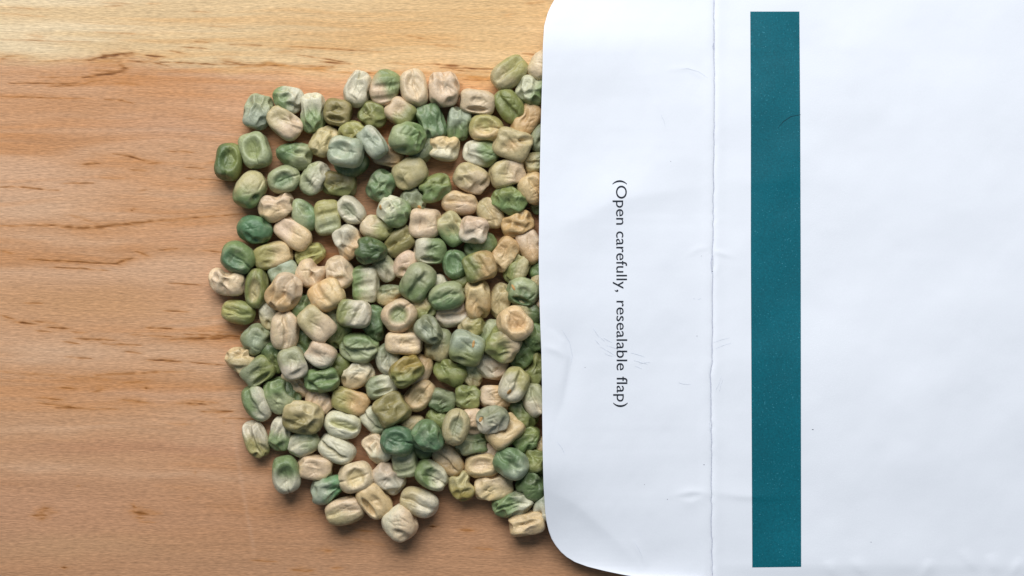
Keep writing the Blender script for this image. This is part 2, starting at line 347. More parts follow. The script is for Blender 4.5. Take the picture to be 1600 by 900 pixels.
def paper_z(x, y):
    """height of the paper's upper face in pixel units"""
    x = np.asarray(x, float); y = np.asarray(y, float)
    E = 24 + 27 * sstep(-70, 85, y) * (1 - sstep(720, 900, y))
    xl = edge_x(y); xf = fold_x(y)
    t = np.clip((x - xl) / np.maximum(xf - xl, 10), 0, 1)
    rise = np.where(x < xf, (1 - t) ** 1.6, 0)
    zb = 15.0
    z = zb + (E - zb) * rise
    b = np.clip((x - xf) / 500, 0, 1)
    z = z - 2.5 * b
    # long soft undulation, then smaller buckles
    z = z + 3.8 * vnoise(x / 240 + 3.3, y / 210, 81) + 1.6 * vnoise(x / 95, y / 80 + 7, 82) + 0.36 * vnoise(x / 36, y / 40, 83) + 0.09 * vnoise(x / 13, y / 15, 84)
    # folds that the photograph shows
    z = z + crease(x, y, [(843, 372), (900, 345), (960, 312), (1040, 300), (1114, 289)], 42, 2.6, 0.55)
    z = z + crease(x, y, [(1116, 290), (1200, 284), (1300, 270)], 26, 0.7, 0.6)
    z = z + crease(x, y, [(846, 505), (868, 516), (885, 532), (893, 556), (888, 590), (880, 630), (868, 660)], 18, -1.8, 0.3)
    z = z + crease(x, y, [(846, 540), (870, 548), (886, 560)], 9, 1.2, 0.6)
    z = z + crease(x, y, [(1050, 775), (1082, 769), (1112, 771)], 7, 1.3, 0.5)
    z = z + crease(x, y, [(1112, 769), (1160, 776), (1230, 778)], 12, 1.1, 0.5)
    z = z + crease(x, y, [(1112, 770), (1080, 785), (1050, 778)], 9, 0.9, 0.5)
    z = z + crease(x, y, [(1114, 392), (1126, 396), (1142, 403)], 5, 1.0, 0.5)
    z = z + crease(x, y, [(1072, 402), (1090, 390), (1112, 386)], 5, 0.5, 0.5)
    z = z + crease(x, y, [(1112, 440), (1122, 420), (1122, 400)], 6, 0.6, 0.5)
    z = z + crease(x, y, [(850, 760), (905, 790), (965, 845), (1015, 898)], 38, 2.8, 0.5)
    z = z + crease(x, y, [(985, 840), (1000, 865), (1012, 890)], 8, 0.7, 0.4)
    z = z + crease(x, y, [(1035, 110), (1075, 107), (1110, 128)], 6, 0.5, 0.5)
    z = z + crease(x, y, [(1010, 120), (1025, 160), (1042, 200)], 6, 0.45, 0.5)
    # buckled lower edge of the pocket
    for cx, cy, dx in ((1345, 893, 14), (1445, 893, -10), (1515, 880, 16), (1552, 886, 9), (1585, 890, -12), (1300, 896, 10)):
        z = z + crease(x, y, [(cx - dx, cy - 22), (cx, cy), (cx + dx * 0.6, cy + 14)], 12, 1.3, 0.4)
    z = z - 2 * sstep(880, 910, y) * sstep(1100, 1180, x)
    # the fold itself
    d = x - xf
    z = z - 1.1 * np.exp(-(d / 2.2) ** 2) + 0.9 * np.exp(-((d - 8) / 7) ** 2) + 0.5 * np.exp(-((d + 9) / 8) ** 2)
    return z

envelope = bpy.data.objects.new("seed_envelope", None); col.objects.link(envelope)
envelope.location = (world(np.array(1250.0), np.array(450.0), 0.0)).tolist()
envelope["label"] = "white paper seed packet with opened flap and teal printed band"
envelope["category"] = "envelope"
ORG = np.array(envelope.location)

def env_part(name, verts, faces, mat, smooth=True, thick=None):
    me = mesh_from(name, np.asarray(verts) - ORG, faces, smooth)
    o = link(name, me, envelope, mat)
    if thick:
        md = o.modifiers.new("thickness", 'SOLIDIFY'); md.thickness = thick; md.offset = -1
    return o

def build_envelope():
    rows = np.unique(np.concatenate([np.linspace(-28, 10, 34), np.arange(10, 842, 3.0), np.linspace(842, 909, 46)]))
    nr = len(rows)
    # flap
    tcol = np.linspace(0, 1, 92) ** 1.15
    tcol = np.unique(np.concatenate([tcol, 1 - np.array([0.006, 0.012, 0.02, 0.03])]))
    Y = np.repeat(rows[:, None], len(tcol), 1)
    X = edge_x(Y) + (fold_x(Y) - edge_x(Y)) * tcol[None, :]
    Z = paper_z(X, Y)
    env_part("flap", world(X, Y, Z).reshape(-1, 3), grid_faces(nr, len(tcol)), M_PAPER, thick=0.00016)
    # front of the pocket, starting in the fold
    u = np.concatenate([np.array([0, .003, .007, .012, .018, .026, .036, .048]), np.linspace(.06, 1, 118)])
    Y = np.repeat(rows[:, None], len(u), 1)
    X = fold_x(Y) + (1760 - fold_x(Y)) * u[None, :]
    Z = paper_z(X, Y)
    env_part("front_panel", world(X, Y, Z).reshape(-1, 3), grid_faces(nr, len(u)), M_PAPER, thick=0.00016)
    # back of the pocket lying on the table
    ys = np.linspace(-26, 906, 24); xs = np.linspace(1119, 1758, 20)
    X, Y = np.meshgrid(xs, ys)
    Z = 2.2 + 0.8 * vnoise(X / 90, Y / 90, 91)
    env_part("back_panel", world(X, Y, Z).reshape(-1, 3), grid_faces(len(ys), len(xs)), M_PAPER, thick=0.00016)
    # teal printed band
    ys = np.linspace(0, 1, 300); us = np.linspace(0, 1, 26)
    yt, ybm = 18.0, 886.5
    Yc = yt + (ybm - yt) * ys
    xl = np.interp(Yc, [18, 200, 400, 887], [1172.3, 1173.2, 1173.2, 1175.5]); xr = np.interp(Yc, [18, 200, 420, 887], [1249, 1250.4, 1251.2, 1251.8])
    X = xl[:, None] + (xr - xl)[:, None] * us[None, :]
    Y = np.repeat(Yc[:, None], len(us), 1) - 0.9 * us[None, :] * np.linspace(0, 1, 300)[:, None]
    env_part("printed_band", world(X, Y, paper_z(X, Y) + 0.35).reshape(-1, 3), grid_faces(300, 26), M_TEAL)

    # ribbons that follow the paper: worn crease, smudges, fine cracks and small creases
    def ribbon(name, lines, mat, lift=0.3):
        V, F = [], []
        for pts, wid in lines:
            p = np.array(pts, float)
            seg = np.hypot(*np.diff(p, axis=0).T); cum = np.concatenate([[0], np.cumsum(seg)])
            n = max(3, int(cum[-1] / 2.0))
            q = np.linspace(0, cum[-1], n)
            x = np.interp(q, cum, p[:, 0]); y = np.interp(q, cum, p[:, 1])
            dx = np.gradient(x); dy = np.gradient(y); l = np.hypot(dx, dy) + 1e-9
            nx, ny = -dy / l, dx / l
            ww = np.interp(q, np.linspace(0, cum[-1], len(wid)), wid) / 2
            o = len(V)
            for i in range(n):
                for sgn in (-1, 1):
                    px, py = x[i] + sgn * nx[i] * ww[i], y[i] + sgn * ny[i] * ww[i]
                    V.append(world(np.array(px), np.array(py), paper_z(px, py) + lift).tolist())
            for i in range(n - 1):
                a = o + 2 * i
                quad = (a, a + 1, a + 3, a + 2)
                va, vb, vc = (np.array(V[j]) for j in quad[:3])
                F.append(quad if np.cross(vb - va, vc - va)[2] > 0 else quad[::-1])
        return env_part(name, V, F, mat)
    def stuff(o): o["kind"] = "stuff"
    rr = random.Random(5)
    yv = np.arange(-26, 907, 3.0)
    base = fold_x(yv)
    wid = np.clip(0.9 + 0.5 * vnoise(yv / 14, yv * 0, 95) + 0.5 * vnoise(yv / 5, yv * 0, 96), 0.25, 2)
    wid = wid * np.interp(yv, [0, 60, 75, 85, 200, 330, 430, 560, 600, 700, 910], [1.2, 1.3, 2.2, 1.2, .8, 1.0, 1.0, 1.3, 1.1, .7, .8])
    ribbon("fold_crease", [(np.stack([base, yv], -1), wid),
           ([(1113, 395), (1111, 410), (1112, 428)], [.3, 1.6, .3]), ([(1115, 66), (1114, 74), (1115.5, 80)], [.4, 1.8, .4])], M_GREY)
    lines = []
    for (ax, ay, bx, by, wd) in [(927, 513, 936, 527, 1.2), (930, 531, 937, 539, 1.4), (943, 528, 956, 535, 1.2), (937, 526, 945, 533, .8), (938, 542, 962, 556, .8),
                             (948, 540, 975, 550, .8), (985, 551, 1008, 558, .9), (990, 563, 1012, 569, .9), (992, 572, 1003, 576, .8), (945, 552, 958, 557, .7), (998, 569, 1016, 566, .6),
                             (1115, 535, 1140, 528, .5), (1118, 545, 1142, 536, .5), (1060, 598, 1080, 601, .6), (1124, 612, 1130, 592, .5), (1118, 610, 1127, 588, .5),
                             (1090, 468, 1095, 466, .7), (1083, 466, 1086, 467, .6)]:
        mx, my = (ax + bx) / 2 + rr.uniform(-1, 1), (ay + by) / 2 + rr.uniform(-1, 1)
        lines.append(([(ax, ay), (mx, my), (bx, by)], [.2, wd, .2]))
    lines += [([(1064, 107.5), (1075, 107), (1092, 112), (1106, 122)], [.1, .7, .7, .1]), ([(1032, 178), (1037, 188), (1040, 199)], [.1, .6, .1]),  # grey lines drawn along the small paper creases
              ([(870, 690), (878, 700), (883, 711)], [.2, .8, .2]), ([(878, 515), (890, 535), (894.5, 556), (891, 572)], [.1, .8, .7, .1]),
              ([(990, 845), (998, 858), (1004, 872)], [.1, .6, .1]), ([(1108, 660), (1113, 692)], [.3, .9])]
    stuff(ribbon("pencil_smudge_and_crease", lines, M_SMUDGE_CREASE))
    specks = []
    for sx, sy, r in ((1089, 525, .9), (914, 574, .8), (1048, 252, .8), (1100, 726, 1.2), (1043, 780, 1.0), (1007, 757, .7), (1113, 424, 1.2), (1270, 671, 1.6), (1361, 847, .9), (1096, 400, .7)):
        specks.append(([(sx - r, sy), (sx, sy + .1), (sx + r, sy)], [.2, .9 * r, .2]))
    stuff(ribbon("dirt_speck", specks, paper_material("dirt", tuple(lin((120, 124, 136))), .2, .8, .1)))
    ribbon("hairline_scratch", [([(1215, 200), (1224, 190), (1236, 182), (1251, 179)], [.2, 1.1, 1.0, .4])], paper_material("dark_hairline", tuple(lin((14, 62, 74))), .2, .6, .1), lift=0.6)

    # lettering, one line turned a quarter to the right
    V, F = [], []
    for text, y0, y1 in (("(Open", 281.5, 351), ("carefully,", 361.5, 456), ("resealable", 470, 578.5), ("flap)", 588.5, 636)):
        cu = bpy.data.curves.new("lettering_outline", 'FONT'); cu.body = text; cu.size = 1.0; cu.resolution_u = 6
        tmp = bpy.data.objects.new("lettering_outline", cu); col.objects.link(tmp)
        bpy.context.view_layer.update()
        me = bpy.data.meshes.new_from_object(tmp.evaluated_get(bpy.context.evaluated_depsgraph_get()))
        v = np.array([p.co[:] for p in me.vertices])
        sx = (y1 - y0) / (v[:, 0].max() - v[:, 0].min())
        sy = 24.3                                   # cap height about 17.7 px
        px_y = y0 + (v[:, 0] - v[:, 0].min()) * sx
        px_x = 962.6 + (px_y - 281) * 0.0032 + v[:, 1] * sy
        o = len(V)
        V += world(px_x, px_y, paper_z(px_x, px_y) + 0.35).tolist()
        F += [[o + i for i in p.vertices] for p in me.polygons]
        bpy.data.objects.remove(tmp); bpy.data.meshes.remove(me); bpy.data.curves.remove(cu)
    env_part("lettering", V, F, M_INK, smooth=False)
build_envelope()

# ------------------------------------------------------------------ the peas
RGB = {'p': (219, 196, 169), 'c': (221, 197, 154), 'w': (216, 211, 190), 't': (208, 174, 128), 'k': (196, 183, 142),
       'o': (144, 136, 90), 'v': (134, 142, 88), 'y': (170, 166, 108), 'g': (122, 144, 96), 'l': (168, 175, 138),
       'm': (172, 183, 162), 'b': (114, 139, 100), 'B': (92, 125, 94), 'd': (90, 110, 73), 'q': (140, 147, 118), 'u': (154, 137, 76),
       'e': (106, 153, 106)}
NAME = {'p': 'pinkish cream', 'c': 'cream', 'w': 'whitish', 't': 'tan', 'k': 'khaki', 'o': 'olive', 'v': 'olive green', 'y': 'yellowish green',
        'g': 'green', 'l': 'pale green', 'm': 'pale bluish', 'b': 'mid green', 'B': 'deep teal', 'd': 'dark green', 'q': 'grey green', 'u': 'mustard', 'e': 'bright green'}
# x, y, length, width, angle (clockwise in the picture), colours, shape flags, layer, feature
PEAS = [
 (402.8,174,54,42,-75,'m>l:n','bw',0,'with two rimmed dents'),
 (450,155,48,41,18,'g>w:e','tw',0,'with a flat slanted face'),
 (444,192,60,40,40,'k>p:se','bs',0,'shaped like a slanted block'),
 (489,176.5,62,38,90,'w>g:s','bw',0,'standing upright like a block'),
 (527.5,176,43,41,10,'o','bh',0,'shaped like a barrel'),
 (559,139,56,42,-76,'w','dw',0,'with a pitted face'),
 (601,138,58,44,-68,'p>g:ne','r',0,'with slanted ribs'),
 (647,139,59,42,80,'p','d',0,'with an upright oval hollow'),
 (694,139.5,55,48,82,'p','bw',0,'with upright dents'),
 (745.5,160,54,40,4,'p','bh',0,'with a wide slot along its lower side'),
 (796.5,114.5,61,42,-38,'k>y:ne','g',0,'with a slanted winding groove'),
 (850,104,48,44,-60,'p','s',0,'half hidden at the top of the flap edge'),
 (830,142,47,43,20,'w>g:se','w',0,'touching the flap edge'),
 (796,165,56,40,54,'v','g',0,'with a curved groove'),
 (823,188,57,36,-54,'t','sk',0,'curved like a bean'),
 (717,194,52,36,-83,'m>g:s','bw',0,'with stepped folds'),
 (760,200,53,41,5,'c>y:n','d',0,'with a long hollow'),
 (801,225.5,58,47,18,'k>t:c','bs',1,'with a tan centre'),
 (844,216,46,32,-70,'q','s',0,'half hidden by the flap edge'),
 (582.5,179,46,41,18,'v','w',0,'with a crumpled rim'),
 (627,177,48,40,35,'p>v:se','b',0,'with a green corner'),
 (674,191,56,41,70,'b','bw',0,'with a wrinkled upright face'),
 (637,216,55,49,14,'g>l:w','w',1,'with a forked vein'),
 (661,231,48,36,-60,'q','s',0,'peeping out under a bigger green pea'),
 (694,231,46,38,8,'c>w:s','bw',0,'with a tan stripe'),
 (506,220,50,38,-58,'k','w',0,'with a pitted crown'),
 (557,210,56,40,14,'y>o:s','tw',0,'like a folded leaf'),
 (582,222,52,33,54,'m','bs',1,'shaped like a slanted peg'),
 (541,237,53,46,8,'m','bd',1,'with a flat round face'),
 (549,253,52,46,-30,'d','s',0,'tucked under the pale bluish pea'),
 (607,244,54,34,14,'p>t:e','w',0,'with a crumpled top'),
 (641,270,54,47,-25,'k','s',1,'with a smooth body and one dent'),
 (596,290,50,41,-66,'b','w',0,'with wavy folds'),
 (679,294,53,41,-16,'v>g:s','w',0,'with a pitted crumpled face'),
 (647,313,42,35,36,'q','tw',0,'small and crumpled with a cut end'),
 (615,331,50,46,20,'w>g:se','w',1,'with a pale scar on its left'),
 (664,349,49,46,4,'p','b',0,'with a flat square face'),
 (531,288,52,37,8,'o>v:s','bw',0,'crumpled with a flat end'),
 (548,329,51,37,45,'w>q:c','d',0,'with a leaf shaped hollow'),
 (589,356,51,38,14,'p>y:e','s',0,'with a rolled edge'),
 (545,377.5,53,42,64,'w>t:se','bw',0,'with a tan dimple'),
 (579,392,50,42,4,'d','tw',1,'with a flat top edge'),
 (626,377.5,54,39,-42,'o','gs',0,'with a short crooked groove'),
 (601,417,48,33,62,'l>w:s','s',0,'with a smooth tapered body'),
 (672,391,49,43,6,'w>g:e','bh',1,'with folded layers at its lower edge'),
 (634,413,46,36,-66,'p','s',0,'with a pale smooth cheek'),
 (653,441,60,48,-60,'l>g:s','g',1,'with a deep wide groove'),
 (571.5,444,58,40,88,'g>w:e','br',0,'standing upright with a cross fold'),
 (529.5,426,53,45,60,'p','w',0,'wrinkled at its foot'),
 (609,461,44,35,-20,'q>c:s','tw',0,'pointed at its right end'),
 (511,462,53,46,-26,'c>t:w','br',1,'with square edges and ribs'),
 (525,490,46,36,-40,'q','s',0,'mostly covered by a square ribbed pea'),
 (486,428,46,43,30,'p','sk',0,'with a hollowed foot'),
 (445,457,61,50,-56,'p>t:sw','gw',1,'big and egg shaped with a ridge'),
 (402,450,61,35,-86,'v>k:c','d',0,'slender and upright with a long slot'),
 (355,441,59,41,14,'p','kw',0,'with a notch in its top'),
 (371.5,403,55,47,36,'B>g:ne','d',0,'with a deep bowl'),
 (427,399,60,40,-10,'y>c:e','b',0,'lying like a block with one dent'),
 (485,398,48,34,-20,'y','gw',0,'with pale creases'),
 (443,426,46,38,-20,'q>m:n','s',0,'covered by a big egg shaped pea'),
 (398,359,55,42,15,'B','w',0,'strongly wrinkled'),
 (459.5,365,62,40,38,'p>c:se','b',0,'long, slanted and blocky'),
 (475,336,54,40,64,'l>b:e','ts',0,'with a fold down its right side'),
 (511.5,340,54,40,86,'y>l:s','br',0,'upright with cross folds'),
 (432,323,57,43,-20,'p>c:s','kw',0,'crumpled with a waist'),
 (391,296,59,46,-56,'g>k:n','s',0,'with a pale top'),
 (444,280,51,41,-20,'l>b:c','d',0,'with a dish and pale rim'),
 (492,279,55,41,-60,'w>l:w','w',0,'with several pits'),
 (459,242,56,43,12,'b>l:se','tw',0,'shaped like a drop pointing left'),
 (399,235,55,44,72,'l>v:c','bd',0,'with a square rimmed dish'),
 (358,253,57,42,-82,'d>v:e','d',0,'with a nick at its top'),
 (752,240,57,40,8,'w>g:e','w',0,'half pale and half green'),
 (737,279,56,43,25,'k>p:s','w',0,'with wavy dents'),
 (793,270,55,43,-18,'k>p:e','b',0,'with a square dent'),
 (838,254,44,32,-10,'k>q:e','g',0,'split and cut by the flap edge'),
 (834,295,50,46,60,'c>t:e','g',0,'rounded and cut by the flap edge'),
 (796.5,312.5,55,44,30,'v>g:s','bw',0,'with square shoulders'),
 (718,317.5,56,36,10,'c>p:s','g',0,'with a wavy hollow'),
 (766,334,51,37,60,'k>c:e','g',0,'with a leaf shaped groove'),
 (707,358,53,42,50,'k>g:s','bs',0,'with a green slanting fold'),
 (741,360,44,41,10,'w>p:n','bw',1,'rounded with wrinkles at its foot'),
 (809,351,51,39,-16,'t','w',0,'with brownish pits'),
 (846,323,34,26,0,'d','s',0,'barely showing at the flap edge'),
 (830,385,56,38,60,'p>t:s','b',0,'blocky with its corner under the flap'),
 (789,398,55,39,-55,'t>c:s','bw',0,'slanted with two pits'),
 (751,384,51,37,-30,'g','s',0,'curved under a whitish pea'),
 (711.5,413,46,39,80,'b','d',0,'with a round hollow'),
 (749.5,416,50,45,-16,'v>t:e','br',1,'shaped like a ribbed drum'),
 (808.5,420,51,35,-55,'v>k:e','w',0,'with wavy sides'),
 (817,456,49,43,20,'d>l:n','bh',1,'with a pale cap and brown scar'),
 (782.5,470,55,34,-80,'k','w',0,'upright and partly covered'),
 (746,468,59,41,88,'c>t:s','bw',0.5,'tall and blocky'),
 (722,445,42,30,-30,'v','s',0,'showing only as a small arc'),
 (697,463,55,42,-16,'b>l:n','g',1,'with slanted grooves'),
 (682,447,38,30,-40,'w','s',0,'showing only a pale tip'),
 (846,446,42,36,-70,'k>q:e','g',0,'a sliver beside the flap edge'),
 (845,422,36,30,-60,'g','s',0,'tiny in view beside the flap edge'),
 (851,482,42,34,-60,'p','s',0,'a pale sliver beside the flap edge'),
 (804.5,506.5,55,48,50,'c>t:c','d',1,'with a brown centred dish'),
 (822,488,50,40,40,'d>k:w','s',0,'tucked behind a brown centred pea'),
 (706.5,492,53,37,-10,'p>w:s','g',0,'with a flowing groove'),
 (737,511,42,37,-40,'k>y:e','w',0,'with a dark hollow'),
 (765,525,54,32,-75,'l>g:s','s',0,'long and mostly covered'),
 (786,539,51,48,30,'v>p:e','bw',1,'with three faces meeting at a corner'),
 (728.5,544,53,49,20,'m>v:s','bs',1,'with an orange scar'),
 (817,553,51,37,-46,'g>d:w','w',0,'with a diagonal fold'),
 (840,526,46,42,-60,'g','w',0,'faceted and cut by the flap edge'),
 (840,578,54,38,-62,'v','kw',0,'curved and cut by the flap edge'),
 (769,573,54,38,12,'w>p:e','w',0,'with pale pits'),
 (704,580,53,41,26,'v','kw',0,'torn at its left with a pinhole'),
 (736,585,42,32,60,'l>k:s','w',0,'wedged behind a green torn pea'),
 (803,601,55,42,-64,'w>y:ne','g',1,'with a yellow patch and a brown scar'),
 (731,620,41,37,4,'v','bw',0,'shaped like a cushion'),
 (774,621,49,38,10,'p>t:e','b',0,'with a hollow pink cheek'),
 (836,625,52,38,72,'l>w:s','g',1,'with a leaf shaped fold'),
 (816,645,54,37,50,'d>v:s','kw',0,'squeezed between paler peas'),
 (691,627,42,38,16,'q>d:s','bw',0,'with three dark facets'),
 (686,655,42,32,30,'v','s',0,'showing between two bigger peas'),
 (712,667,56,41,-74,'k>q:c','d',1,'with a greyish oval dish'),
 (737,657,44,42,20,'p','s',0,'wedged between two peas'),
 (770,656,51,41,-10,'w>q:n','w',1,'with a brown scar at its left'),
 (789,674,59,42,-40,'c','bs',0.5,'with one curved dent'),
 (738,693,55,36,-5,'l>g:e','bw',0,'with a raised facet'),
 (823,687,48,41,-26,'g>v:n','w',0,'with raised veins'),
 (851,697,36,30,0,'c','s',0,'only a sliver beside the flap edge'),
 (835,721,50,40,14,'v','w',0,'with a hollow beside the flap edge'),
 (799,724,55,46,36,'b>m:se','gs',1,'with a folded left side'),
 (754,727,56,38,-6,'c>p:c','d',0,'with a raised rim'),
 (701,718,55,37,50,'p>t:s','g',0,'slanted with a broad groove'),
 (622.5,689,53,46,10,'B','d',1,'with a wide sunken bowl'),
 (669,683.5,53,48,36,'b>B:s','tw',1,'with a triangular outline'),
 (645,665,40,32,-10,'k','s',0,'showing as a small pale hump'),
 (590,700,51,37,56,'p>w:s','sw',0,'with a dimpled lower side'),
 (633,722,46,38,82,'l','br',0,'pleated below a teal pea'),
 (675,742,55,42,32,'g>w:e','d',0,'with two joined dents'),
 (585,657,48,33,46,'l>w:w','g',0,'with a pale rim tucked under an olive pea'),
 (612,640,53,47,-34,'o','bs',1,'smooth and barrel like with a cleft'),
 (595.5,604,49,35,-15,'q>w:e','bh',0,'with a concave top'),
 (656,618,54,38,-46,'c>k:c','d',0,'with a drop shaped dish'),
 (547.5,627,61,38,18,'y>t:e','b',0,'long and drum shaped'),
 (535,664,57,43,12,'w>y:c','g',0,'with a bent groove and pale rim'),
 (526,701.5,60,40,28,'w>k:c','g',0,'with a long leaf groove'),
 (474,652.5,61,50,10,'o>k:n','sw',1,'big and smooth with a low ridge'),
 (499,627,46,36,50,'p','r',0,'ribbed and partly covered'),
 (436,618,57,42,64,'g>l:s','w',0,'with a looped vein'),
 (453,615,46,34,70,'d','s',0,'a dark strip behind a veined pea'),
 (401,630,59,39,62,'g>w:e','g',0,'with a nick at its lower end'),
 (400,686,59,37,70,'w>y:s','gw',0,'with twin dark grooves'),
 (439,677,54,37,-82,'w>g:s','tw',0,'with a dark crease and angular foot'),
 (474,693,51,38,-24,'l>w:sw','g',0,'with a split lower end'),
 (447,741,57,43,78,'g>w:s','d',0,'with a green top and cleft foot'),
 (492,730,54,37,5,'p','bs',0,'with a shallow wavy dent'),
 (512,763,57,41,-26,'e>m:w','tw',0,'pointed at its upper right'),
 (556,745,55,46,-14,'p>c:c','d',0,'with a broad shallow dish'),
 (539,798.5,60,41,-12,'p>k:s','g',0,'with a long wavy groove'),
 (585.5,782,59,42,52,'c','bh',0,'with a square dish and a crease'),
 (607.5,747,53,41,40,'w>p:n','w',0,'with sharp folds'),
 (655,785,60,41,20,'k>w:e','g',0,'with a groove opening to the right'),
 (625,818,54,50,60,'p>w:w','s',0,'round with a curved crease'),
 (721,759,47,38,75,'k>u:s','kw',0,'crumpled like a molar'),
 (772,761,60,38,-8,'c>p:n','bw',0,'with three dimples'),
 (832,759,48,43,40,'g>d:e','w',0,'with a darker right side'),
 (801,787,64,39,-12,'g>w:e','gw',0,'with its right half pale'),
 (823,818,56,37,-10,'c','bw',0,'lowest beside the flap corner'),
 (853,791,44,36,-70,'m>w:s','s',0,'peeping from the flap near its corner'),
 (372,487.5,53,36,12,'y>v:e','g',0,'with a slit groove'),
 (400.5,530,47,43,-42,'q>m:c','w',0,'with a pale forked ridge'),
 (375,562,47,40,24,'k>c:n','tw',0,'with wrinkles running down'),
 (403,580,53,40,-36,'q>v:e','bh',0,'drum shaped with a dark end'),
 (445.5,516.5,61,43,-86,'p','g',1,'upright with a slot on its left'),
 (421,494,44,30,76,'w>k:s','s',0,'slim and half covered'),
 (494,506,59,44,46,'k>p:se','b',1,'long and slanted with a dent'),
 (472,481,46,38,-60,'g','w',0,'behind an egg shaped pea'),
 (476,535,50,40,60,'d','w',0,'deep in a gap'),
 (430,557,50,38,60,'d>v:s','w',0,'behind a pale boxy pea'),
 (458,568,50,42,70,'l>w:s','bs',1,'boxy with a rimmed face'),
 (463,599,54,30,45,'p','w',0,'greyish and curled in a gap'),
 (501,554,45,39,30,'p>w:s','b',1,'with a tan band'),
 (502,594,55,38,-8,'g','gw',1,'with a mouth like fold'),
 (484,577,38,30,30,'p','s',0,'tiny in view between two boxy peas'),
 (526,574,48,33,-50,'v','s',0,'sloping under a bright green pea'),
 (528,522,47,36,-60,'v','s',0,'with a hollow, set in a gap'),
 (553,490,53,42,6,'v>w:e','br',1,'with upright ribs at its right'),
 (585,505,57,41,76,'b>d:s','tw',0,'with star like facets'),
 (562,543,61,45,5,'l>g:n','gw',1,'large with long folds'),
 (558,586,53,39,-24,'w>c:s','w',0,'with a forked crack'),
 (607,560,49,40,80,'q>w:s','g',0,'with a cleft foot, partly covered'),
 (631,536,57,34,3,'p','b',1,'flat and blocky with a dark left end'),
 (635,579,53,41,-36,'u>v:s','bw',1,'with two small pits'),
 (655,577,51,38,-64,'p>t:n','s',0,'curved behind a mustard pea'),
 (624,493,53,48,-42,'p>g:c','d',1,'with a green centre'),
 (643,517,38,30,-20,'k','s',0,'deep in a gap'),
 (661,480,46,40,50,'c>v:se','s',0,'half cream, half olive'),
 (670,516,47,39,50,'q>m:c','tw',1,'with sharp pale ridges'),
 (684,538,53,41,-80,'q>k:s','s',0,'beneath a sharp ridged pea'),
 (765,707,40,30,0,'p','s',0,'only a strip in a gap'),
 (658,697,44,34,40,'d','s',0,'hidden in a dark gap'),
]
# visible seed scars: pea index found by position, scar position in the photo, length, width, angle
SCARS = [(615,331,595.5,324,12,5,75), (817,456,802,449,13,5,60), (728.5,544,740,537,14,5,-80), (803,601,796,611,11,6,-45), (770,656,751.5,655,10,6,-60), (647,313,656,324,8,6,40)]

DIRS = {'n': (0, 1), 's': (0, -1), 'e': (1, 0), 'w': (-1, 0), 'ne': (.7, .7), 'nw': (-.7, .7), 'se': (.7, -.7), 'sw': (-.7, -.7)}

def cube_sphere(n):
    idx = {}; V = []; F = []
    def vid(p):
        k = tuple(int(round(c)) for c in p)
        if k not in idx:
            idx[k] = len(V)
            q = np.array([math.tan(c / n * math.pi / 4) for c in k]); V.append(q / np.linalg.norm(q))
        return idx[k]
    r = list(range(-n, n, 2))
    for ax in range(3):
        for sg in (-1, 1):
            for i in r:
                for j in r:
                    q = []
                    for (a, b) in ((i, j), (i + 2, j), (i + 2, j + 2), (i, j + 2)):
                        p = [0, 0, 0]; p[ax] = sg * n; p[(ax + 1) % 3] = a; p[(ax + 2) % 3] = b
                        q.append(vid(p))
                    F.append(q if sg > 0 else q[::-1])
    return np.array(V), F
SPH, SPH_F = cube_sphere(26)

def snoise(P, rng, freq, k=5):
    o = np.zeros(len(P))
    for _ in range(k):
        o += np.sin(P @ (rng.normal(size=3) * freq) + rng.uniform(0, 6.28))
    return o / k

